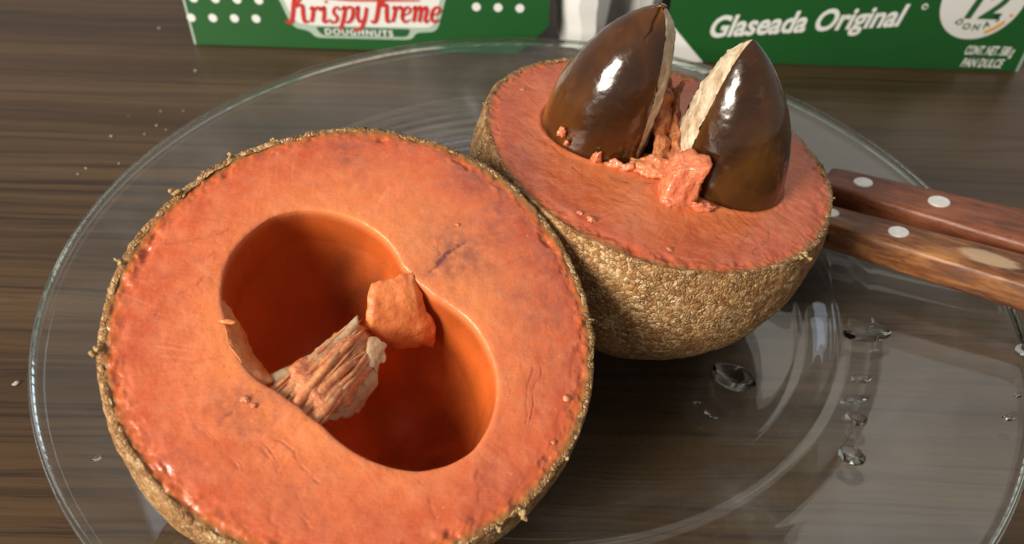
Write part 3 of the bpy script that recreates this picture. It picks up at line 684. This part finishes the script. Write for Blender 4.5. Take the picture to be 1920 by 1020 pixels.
# ---------------------------------------------------------------- knives
def build_knife(label, A, Bp, wa, wb, start, length, mat, rivets, seam, blade_len, blade_dz, TH=.0112):
    A = Vector(A); Bp = Vector(Bp); d = (Bp - A); L0 = d.length; d.normalize()
    side = Vector((0, 0, 1)).cross(d).normalized(); up = d.cross(side).normalized()
    e = thing("kitchen_knife", label, "knife", group="knives resting on the plate rim")
    mm = Matrix.Identity(4)
    for i in range(3): mm[i][0] = d[i]; mm[i][1] = side[i]; mm[i][2] = up[i]; mm[i][3] = A[i]
    e.matrix_world = mm
    xs = np.r_[np.linspace(start, start + .003, 5), np.linspace(start + .006, length - .006, 30), np.linspace(length - .004, length, 6)]
    def width(x):
        return float(np.interp(x, [start, 0, L0, L0 + .03, length], [wa * .98, wa, wb, wb * 1.02, wb * .8]))
    ring = []
    n = 28; V = []
    for x in xs:
        w = width(x); endf = min(1, math.sqrt(max(0, 1 - (1 - min(1, (x - start) / .003 + .25)) ** 2)), math.sqrt(max(0.02, 1 - (1 - min(1, (length - x) / .006 + .1)) ** 2)))
        for k in range(n):
            a = 2 * math.pi * k / n; c, s_ = math.cos(a), math.sin(a); p = .30
            yy = math.copysign(abs(c) ** p, c) * w * (.9 + .1 * endf); zz = math.copysign(abs(s_) ** p, s_) * TH / 2 * (.85 + .15 * endf)
            V.append((x, yy, zz - TH / 2))
    V = np.array(V)
    K = len(xs); F_ = grid_faces(K, n, True)[:, ::-1].tolist() + [list(range(n)), list(range((K - 1) * n, K * n))[::-1]]
    mesh("handle", V, F_, mat, e)
    # metal tang between the two wooden scales
    tl = length - start - .006
    tg = bevel_box("tang", tl, .0001, .0022, .00001, M_steel, e, (start + tl / 2 + .002, 0, -TH / 2))
    tg.data.transform(Matrix.Identity(4))
    for v in tg.data.vertices:
        x = min(max(v.co.x, start), length); v.co.y = (width(x) + .00012) * (1 if v.co.y > 0 else -1)
    tg.data.materials[0] = seam
    for rx, rr in rivets:
        bm = bmesh.new(); bmesh.ops.create_cone(bm, cap_ends=True, segments=32, radius1=rr, radius2=rr * .97, depth=.0012)
        for v in bm.verts: v.co += Vector((rx, .0, -.0002))
        bmesh.ops.bevel(bm, geom=[q for q in bm.edges if q.calc_face_angle(0) > .5 and q.verts[0].co.z > 0], offset=.0002, segments=2, affect='EDGES')
        from_bm("rivet", bm, M_rivet, e, False)
    # blade
    bm = bmesh.new(); prof = [(0, wa * .8), (-blade_len * .7, wa * .8), (-blade_len * .92, wa * .35), (-blade_len, -wa * .3), (-blade_len * .9, -wa * .75), (0, -wa * .85)]
    top = [bm.verts.new((start + .004 + x, y, -TH / 2 + .0006 + blade_dz * (-x))) for x, y in prof]
    bot = [bm.verts.new((start + .004 + x, y * .98, -TH / 2 - .0006 + blade_dz * (-x))) for x, y in prof]
    bm.faces.new(top); bm.faces.new(bot[::-1])
    for i in range(len(prof)): j = (i + 1) % len(prof); bm.faces.new((top[i], bot[i], bot[j], top[j]))
    bmesh.ops.recalc_face_normals(bm, faces=bm.faces[:])
    from_bm("blade", bm, M_steel, e, False)
    return e
M_seamA = mat_card("dark_seam", (.035, .012, .006), .5); M_seamB = mat_card("dark_seam_b", (.022, .008, .004), .5)
build_knife("reddish brown wooden knife handle with two pale rivets, farther of two", (.0998, .0309, .025), (.1440, -.0022, .0325), .0066, .0098, -.002, .115, M_handA, [(.0096, .0030), (.0325, .0032), (.088, .0032)], M_seamA, .055, -.05)
build_knife("streaky amber wooden knife handle with worn pale patch, nearer of two", (.0925, .0099, .025), (.1338, -.0232, .0335), .0058, .0076, -.012, .110, M_handB, [(.0003, .0026), (.0206, .0029), (.085, .003)], M_seamB, .045, -.05, .0098)

# ---------------------------------------------------------------- boxes
YF = .1617
def text(name, body, x, z, size, mat, parent, shear=0, offset=0, sx=1.0, y=-.0004, rot=0, spacing=1.0, align='LEFT'):
    cu = bpy.data.curves.new(name, 'FONT'); cu.body = body; cu.size = size; cu.shear = shear; cu.offset = offset; cu.space_character = spacing; cu.align_x = align; cu.resolution_u = 4
    tmp = bpy.data.objects.new("tmp", cu); COL.objects.link(tmp)
    dg = bpy.context.evaluated_depsgraph_get(); me = bpy.data.meshes.new_from_object(tmp.evaluated_get(dg))
    bpy.data.objects.remove(tmp)
    M4 = Matrix.Translation((x, y, z)) @ Matrix.Rotation(rot, 4, 'Y') @ Matrix.Rotation(math.pi / 2, 4, 'X') @ Matrix.Diagonal((sx, 1, 1, 1))
    me.transform(M4)
    return link(name, me, mat, parent, False)
def poly(name, pts, mat, parent, y=-.0003, smooth=False):
    return mesh(name, [(x, y, z) for x, z in pts], [list(range(len(pts)))], mat, parent, False)
def disc(name, x, z, r, mat, parent, y=-.0003, n=28):
    return poly(name, [(x + r * math.cos(2 * math.pi * i / n), z + r * math.sin(2 * math.pi * i / n)) for i in range(n)], mat, parent, y)
def stroke(pts, w, n=24):
    """flat ribbon along a smooth path (x,z)"""
    p = spline([(a, b, 0) for a, b in pts], n)[:, :2]
    t = np.gradient(p, axis=0); t /= np.linalg.norm(t, axis=1)[:, None] + 1e-9
    nn = np.stack([-t[:, 1], t[:, 0]], 1); ww = np.interp(np.linspace(0, 1, n), np.linspace(0, 1, len(w)), w) / 2
    a = p + nn * ww[:, None]; b = p - nn * ww[:, None]
    V = np.stack([a, b], 1).reshape(-1, 2)
    return V, [[2*i, 2*i+1, 2*i+3, 2*i+2] for i in range(n - 1)]
def carton(name, x0, x1, y0, depth, h, label, cut_left=0, cut_right=0):
    e = thing(name, label, "box", (0, y0, 0))
    # front panel outline (lower corner cut off where the flap is tucked)
    pr = [(x0 + cut_left, 0.0003), (x1 - cut_right, .0003)]
    if cut_right: pr += [(x1, cut_right * 1.05)]
    pr += [(x1, h), (x0, h)]
    if cut_left: pr += [(x0, cut_left * .42)]
    n = len(pr)
    V = [(x, 0, z) for x, z in pr] + [(x, .0009, z) for x, z in pr]
    mesh("front_panel", V, [list(range(n)), list(range(n, 2 * n))[::-1]] + [[i, i + n, (i + 1) % n + n, (i + 1) % n] for i in range(n)], M_green, e, False)
    xi0, xi1 = x0 + max(.0005, cut_left), x1 - max(.0005, cut_right)
    bevel_box("carton_body", xi1 - xi0, depth - .001, h - .001, .0012, M_green, e, ((xi0 + xi1) / 2, depth / 2 + .001, h / 2))
    bevel_box("lid", x1 - x0 - .004, depth - .004, .0012, .0004, M_whitecard, e, ((x0 + x1) / 2, depth / 2 + .001, h + .0008))
    # raw card edge at the outer corner
    return e
bl = carton("doughnut_box", -.1607, .0075, YF, .19, .042, "green card box at top left with white dots and red script logo badge", 0, .014)
mesh("card_edge", [(-.1612, -.0002, .0006), (-.1602, -.0003, .0006), (-.1602, -.0003, .042), (-.1612, -.0002, .042)], [(0, 1, 2, 3)], M_silver, bl, False)
# dots in staggered rows
for row, (z, x0) in enumerate([(.0138, -.1590), (.0232, -.1560), (.0330, -.159)]):
    for i in range(17):
        x = x0 + i * .0100
        if row == 0:
            if i > 3: continue
            x = -.1594 + i * .01015
        elif -.122 < x < -.034: continue
        if x > .004: continue
        disc("dot", x, z + (.0006 * i / 4 if row == 0 else 0), .0020, M_white, bl)
# badge
def rounded(pts, r, n=6):
    out = []; N = len(pts)
    for i in range(N):
        p0, p, p2 = [Vector(pts[k % N]) for k in (i - 1, i, i + 1)]
        a = (p0 - p); b = (p2 - p); ra = min(r, a.length * .45); rb = min(r, b.length * .45)
        A_ = p + a.normalized() * ra; B_ = p + b.normalized() * rb
        for k in range(n + 1):
            t = k / n; q = A_ * (1 - t) ** 2 + p * 2 * t * (1 - t) + B_ * t * t; out.append((q.x, q.y))
    return out
outer = [(-.1190, .032), (-.1125, .0105), (-.1045, .0092), (-.1025, .0058), (-.0565, .0062), (-.0545, .0100), (-.0445, .0104), (-.0385, .032), (-.041, .041), (-.1165, .041)]
def inset(pts, d):
    c = Vector((sum(p[0] for p in pts) / len(pts), sum(p[1] for p in pts) / len(pts))); o = []
    for p in pts:
        v = Vector(p) - c; o.append(tuple(c + Vector((v.x * (1 - d / abs(.038)), v.y * (1 - d / .022)))))
    return o
poly("badge_border", rounded(outer, .004), M_silver, bl, -.0003)
poly("badge_panel", rounded([(-.1168, .032), (-.1108, .0128), (-.1010, .0120), (-.0570, .0124), (-.0460, .0126), (-.0408, .032), (-.043, .0395), (-.1145, .0395)], .004), M_white, bl, -.0006)
poly("badge_bar", rounded([(-.1018, .0114), (-.0990, .0073), (-.0590, .0077), (-.0570, .0117)], .0018), M_greentext, bl, -.0007)
text("lettering", "DOUGHNUTS", -.0975, .0080, .0040, M_white, bl, 0, .00012, 1.12, -.0009, 0, 1.22)
# red script, drawn as ribbons: letters in a unit box, x-height 1
W0 = .34
G = {
 'K': [([(0.0, 2.05), (.22, 2.25), (.42, 2.1), (.36, 1.2), (.26, .2), (.10, -.05), (-.12, .1)], (.2, .3, .42, .42, .40, .3, .2)), ([(1.20, 2.1), (.95, 2.2), (.75, 1.6), (.42, 1.05)], (.18, .3, .3, .2)), ([(.45, 1.05), (.85, 1.15), (.92, .6), (1.02, .08), (1.30, .12)], (.2, .36, .4, .36, .16))],
 'r': [([(0, .85), (.16, 1.0), (.20, .6), (.12, 0.0)], (.15, .3, .38, .34)), ([(.18, .55), (.38, .95), (.60, .95), (.62, .75)], (.16, .28, .36, .2))],
 'i': [([(0, .85), (.16, 1.0), (.18, .5), (.16, .1), (.30, .0), (.45, .2)], (.15, .32, .38, .36, .26, .12)), ([(.24, 1.42), (.30, 1.30)], (.30, .30))],
 's': [([(.02, .2), (.1, -.02), (.38, .05), (.44, .35), (.22, .62), (.28, .95), (.50, .98), (.58, .78)], (.2, .24, .28, .32, .32, .26, .22, .2))],
 'p': [([(0, .85), (.16, 1.0), (.16, .4), (.02, -.85)], (.15, .32, .38, .32)), ([(.16, .6), (.38, 1.0), (.66, .9), (.64, .3), (.40, -.02), (.14, .12)], (.15, .26, .34, .36, .26, .15))],
 'y': [([(0, .85), (.16, 1.0), (.16, .35), (.32, .02), (.56, .3), (.66, 1.0)], (.15, .32, .36, .28, .2, .3)), ([(.66, .95), (.58, .1), (.40, -.70), (.10, -.85), (-.02, -.62)], (.34, .36, .30, .24, .18))],
 'e': [([(.08, .45), (.40, .55), (.56, .80), (.36, 1.0), (.10, .75), (.06, .3), (.28, .0), (.60, .18)], (.16, .18, .26, .24, .34, .38, .28, .12))],
 'm': [([(0, .85), (.16, 1.0), (.18, .5), (.12, 0)], (.15, .32, .38, .34)), ([(.16, .5), (.40, .98), (.56, .85), (.52, 0)], (.14, .26, .36, .34)), ([(.54, .5), (.78, .98), (.95, .85), (.90, .15), (1.05, .02), (1.2, .2)], (.14, .26, .36, .34, .24, .12))],
}
ADV = dict(K=1.26, r=.66, i=.50, s=.66, p=.78, y=.84, e=.70, m=1.24)
V_, F__, off = [], [], 0
xcur, sz = -.1142, .0072
for word in ("Krispy", "Kreme"):
    for ch in word:
        for pts, ws in G[ch]:
            k_ = sz
            v, f = stroke([(a * k_ * (1.08 if word == 'Krispy' else .96) + xcur + .16 * b * k_, .01450 + (b if b > 0 else b * .62) * k_ + (xcur + .08) * .035) for a, b in pts], [w * k_ * .70 for w in ws])
            V_.append(v); F__ += [[i + off for i in q] for q in f]; off += len(v)
        xcur += ADV[ch] * sz * (1.13 if word == 'Krispy' else .97)
    xcur += .0014
Vv = np.vstack(V_); mesh("lettering", np.stack([Vv[:, 0], -.0009 - .00002 * (np.arange(len(Vv)) // 48 % 5), Vv[:, 1]], 1), F__, M_red, bl, False)
v, f = stroke([(-.102, .0262), (-.085, .0250), (-.066, .0254), (-.052, .0258)], [.0008, .0011, .0011, .0008])
mesh("swash", np.stack([v[:, 0], 0 * v[:, 0] - .0012, v[:, 1]], 1), f, M_red, bl, False)

br = carton("doughnut_box", .0625, .2318, YF - .0015, .19, .042, "green card box at top right with white italic lettering and round badge", .0195, 0)
mesh("card_edge", [(.2312, -.0003, .0006), (.2325, -.0002, .0006), (.2325, -.0002, .042), (.2312, -.0003, .042)], [(0, 1, 2, 3)], M_silver, br, False)
mesh("tucked_flap", [(.0625, -.0004, .0004), (.0820, -.0006, .0004), (.0620, -.0004, .0208), (.0625, .0006, .0004), (.0820, .0006, .0004), (.0620, .0006, .0208)], [(0, 1, 2), (5, 4, 3), (0, 3, 4, 1), (1, 4, 5, 2), (2, 5, 3, 0)], M_whitecard, br, False)
text("lettering", "Glaseada Original", .0815, .0128, .0141, M_white, br, .34, .00042, .87, -.0004, -math.radians(5.6), 1.0)
disc("registered_mark", .1768, .0305, .0014, M_white, br); disc("registered_mark", .1768, .0305, .0008, M_green, br, -.0005)
poly("round_badge", [(.2020 + .0187 * math.cos(2 * math.pi * i / 64), min(.0415, .0345 + .0187 * math.sin(2 * math.pi * i / 64))) for i in range(64)], M_badge, br)
text("lettering", "12", .1930, .0262, .0190, M_greentext, br, .25, .0006, 1.0, -.0005)
for i, ch in enumerate("DONAS"):
    a = math.radians(-128 + i * 22); text("lettering", ch, .2020 + .0131 * math.cos(a), .0345 + .0131 * math.sin(a) - .0012, .0042, M_greentext, br, .2, .00012, 1, -.0005, -(a + math.pi / 2), 1, 'CENTER')
def arc(name, a0, a1, r, w):
    V = []
    for i in range(15):
        a = math.radians(a0 + (a1 - a0) * i / 14); V += [(.2020 + (r - w / 2) * math.cos(a), -.0005, .0345 + (r - w / 2) * math.sin(a)), (.2020 + (r + w / 2) * math.cos(a), -.0005, .0345 + (r + w / 2) * math.sin(a))]
    mesh(name, V, grid_faces(15, 2)[:, ::-1], M_yellow, br, False)
arc("amber_arc", -68, -36, .0164, .0016); arc("amber_dash", -27, -22, .0164, .0016)
text("lettering", "CONT. NET. 588 g", .2032, .0084, .0062, M_white, br, .25, .00016, .46, -.0004)
text("lettering", "PAN DULCE", .2040, .0022, .0060, M_white, br, .25, .00016, .60, -.0004)

for bx in (bl, br):          # everything printed belongs to the front panel
    fp = [o for o in bx.children if o.name.startswith("front_panel")][0]
    for o in list(bx.children):
        if o.name.split(".")[0] in ("dot", "lettering", "swash", "badge_border", "badge_panel", "badge_bar", "registered_mark", "round_badge", "amber_arc", "amber_dash"): o.parent = fp
# ---------------------------------------------------------------- white paper cups between the boxes
def cup(label, x, y, r0, r1, h, seed, tilt=(0, 0)):
    prof = [(0.0003, .0018), (r0 * .82, .0018), (r0 * .86, .0004), (r0 * .93, .0002), (r0, .0014)]
    for i in range(1, 11): t = i / 10; prof.append((r0 + (r1 - r0) * t, .0014 + (h - .0014) * t))
    prof += [(r1 + .0009, h + .0004), (r1 + .0011, h - .0008), (r1 - .0005, h - .0010)]
    for i in range(9, 0, -1): t = i / 10; prof.append((r0 + (r1 - r0) * t - .0006, .0014 + (h - .0014) * t))
    prof += [(r0 * .9, .0024), (.0003, .0024)]
    NS = 11; V = lathe(prof, NS); P = V.reshape(-1, 3); P += np.stack([.0011 * fbm(P, 75, 2, seed), .0011 * fbm(P, 75, 2, seed + 1), .0003 * fbm(P, 90, 2, seed + 2)], 1)
    e = mesh("paper_cup", P, grid_faces(len(prof), NS, True)[:, ::-1], M_whitecard, None, True, None, 14)
    e.location = (x, y, 0); tag(e, label, "cup")
cup("creased white paper cup in the gap beside the left green box", .0245, .1800, .0112, .0172, .046, 301)
cup("creased white paper cup farther back, partly hidden behind the taller seed", .0545, .2040, .0105, .0165, .046, 302)

# ---------------------------------------------------------------- water drops
def drop(label, x, y, a, b, h, rot, seed, name="water_drop", amp=.09, ex=2.1):
    K, N = 14, 48; V = []
    r = math.hypot(x, y); zb = plate_top(r) + .00012
    sl = (plate_top(r + .002) - plate_top(r - .002)) / .004; ux, uy = (x / r, y / r)
    for k in range(K):
        s = math.sin(k / (K - 1) * math.pi / 2)
        for i in range(N):
            t = 2 * math.pi * i / N; w = 1 + amp * float(vnoise(np.array([[math.cos(t), math.sin(t), seed * .7]]), 1.3, seed)[0])
            px = a * s * math.cos(t) * w; py = b * s * math.sin(t) * w
            qx = px * math.cos(rot) - py * math.sin(rot); qy = px * math.sin(rot) + py * math.cos(rot)
            V.append((qx, qy, h * (1 - s ** ex) + sl * (qx * ux + qy * uy)))
    F_ = grid_faces(K, N, True).tolist()
    V = np.array(V); base = V[-N:].copy(); base[:, 2] -= .00005
    n0 = len(V); V = np.r_[V, base]
    F_ += [[(K - 1) * N + i, (K - 1) * N + (i + 1) % N, n0 + (i + 1) % N, n0 + i] for i in range(N)] + [list(range(n0, n0 + N))[::-1]]
    o = mesh(name, V, [q[::-1] for q in F_], M_water, None); outward(o)
    o.location = (x, y, zb); tag(o, label, "water drop", "water drops on the glass plate"); return o
drop("broad oval water drop in the plate's well below the rear fruit half", .0572, -.0403, .0062, .0048, .0013, -.5, 1, ex=4.0)
drop("largest water drop, on the plate's slope just below the knife handles", .0975, -.0262, .0062, .0040, .0017, -.15, 2)
drop("small flat oval water drop, second down in the column of drops", .0905, -.0440, .0025, .0018, .0009, 0, 3)
drop("wide thin water drop, third down in the column of drops", .0862, -.0513, .0034, .0018, .0009, .1, 4)
drop("faint stretched water drop just above the round bright one", .0846, -.0580, .0024, .0028, .0008, .2, 5)
drop("bright rounded water drop at the bottom of the column of drops", .0795, -.0702, .0030, .0034, .0019, .1, 6)
drop("round water drop on the plate rim at the right picture edge", .1325, -.0410, .0030, .0026, .0019, 0, 7)
drop("small curved water streak in the well left of the drop column", .0485, -.0540, .0020, .0008, .0007, -.7, 8)
drop("tiny water drop on the right rim, upper of two small ones", .1235, -.0560, .0010, .0007, .0006, .5, 9)
drop("tiny water drop on the right rim, lower of two small ones", .1180, -.0630, .0013, .0009, .0007, -.4, 10)
drop("small water drop on the left rim beside the front fruit half", -.1155, -.0120, .0014, .0011, .0008, .3, 11)
drop("small water drop low on the left rim near the table", -.1000, -.0820, .0012, .0008, .0007, .9, 12)
drop("tiny water drop in the well below the oval drop", .0455, -.0500, .0011, .0006, .0006, .2, 13)

# ---------------------------------------------------------------- crumbs on the table
pts = [(-.1678, .0794, 1.1), (-.1553, .0817, .7), (-.1554, .0998, .6), (-.1460, .1004, .7), (-.1523, .1356, 1.2), (-.1844, .1782, 1.0), (-.1681, .0568, .9), (-.1694, .0528, .8), (-.1571, .0606, .8), (-.1480, .0854, .7), (-.1528, .0884, .9), (-.1668, .0948, .5)]
for i, (x, y, s) in enumerate(pts):
    o = lump("crumb", (0, 0, .3 * s), (s * .48, s * .38, s * .30), M_crumb, None, 400 + i, 3, .4, 1.6); o.location = (x, y, 0)
    tag(o, "tiny pale crumb on the dark table left of the plate", "crumb", "crumbs left of the plate")
o = lump("crumb", (0, 0, .3), (.9, .6, .4), M_crumb, None, 450, 3, .4, 1.6, (0, 0, .6)); o.location = (-.1425, -.0475, 0)
tag(o, "lone white crumb on the table touching the plate's left edge", "crumb")
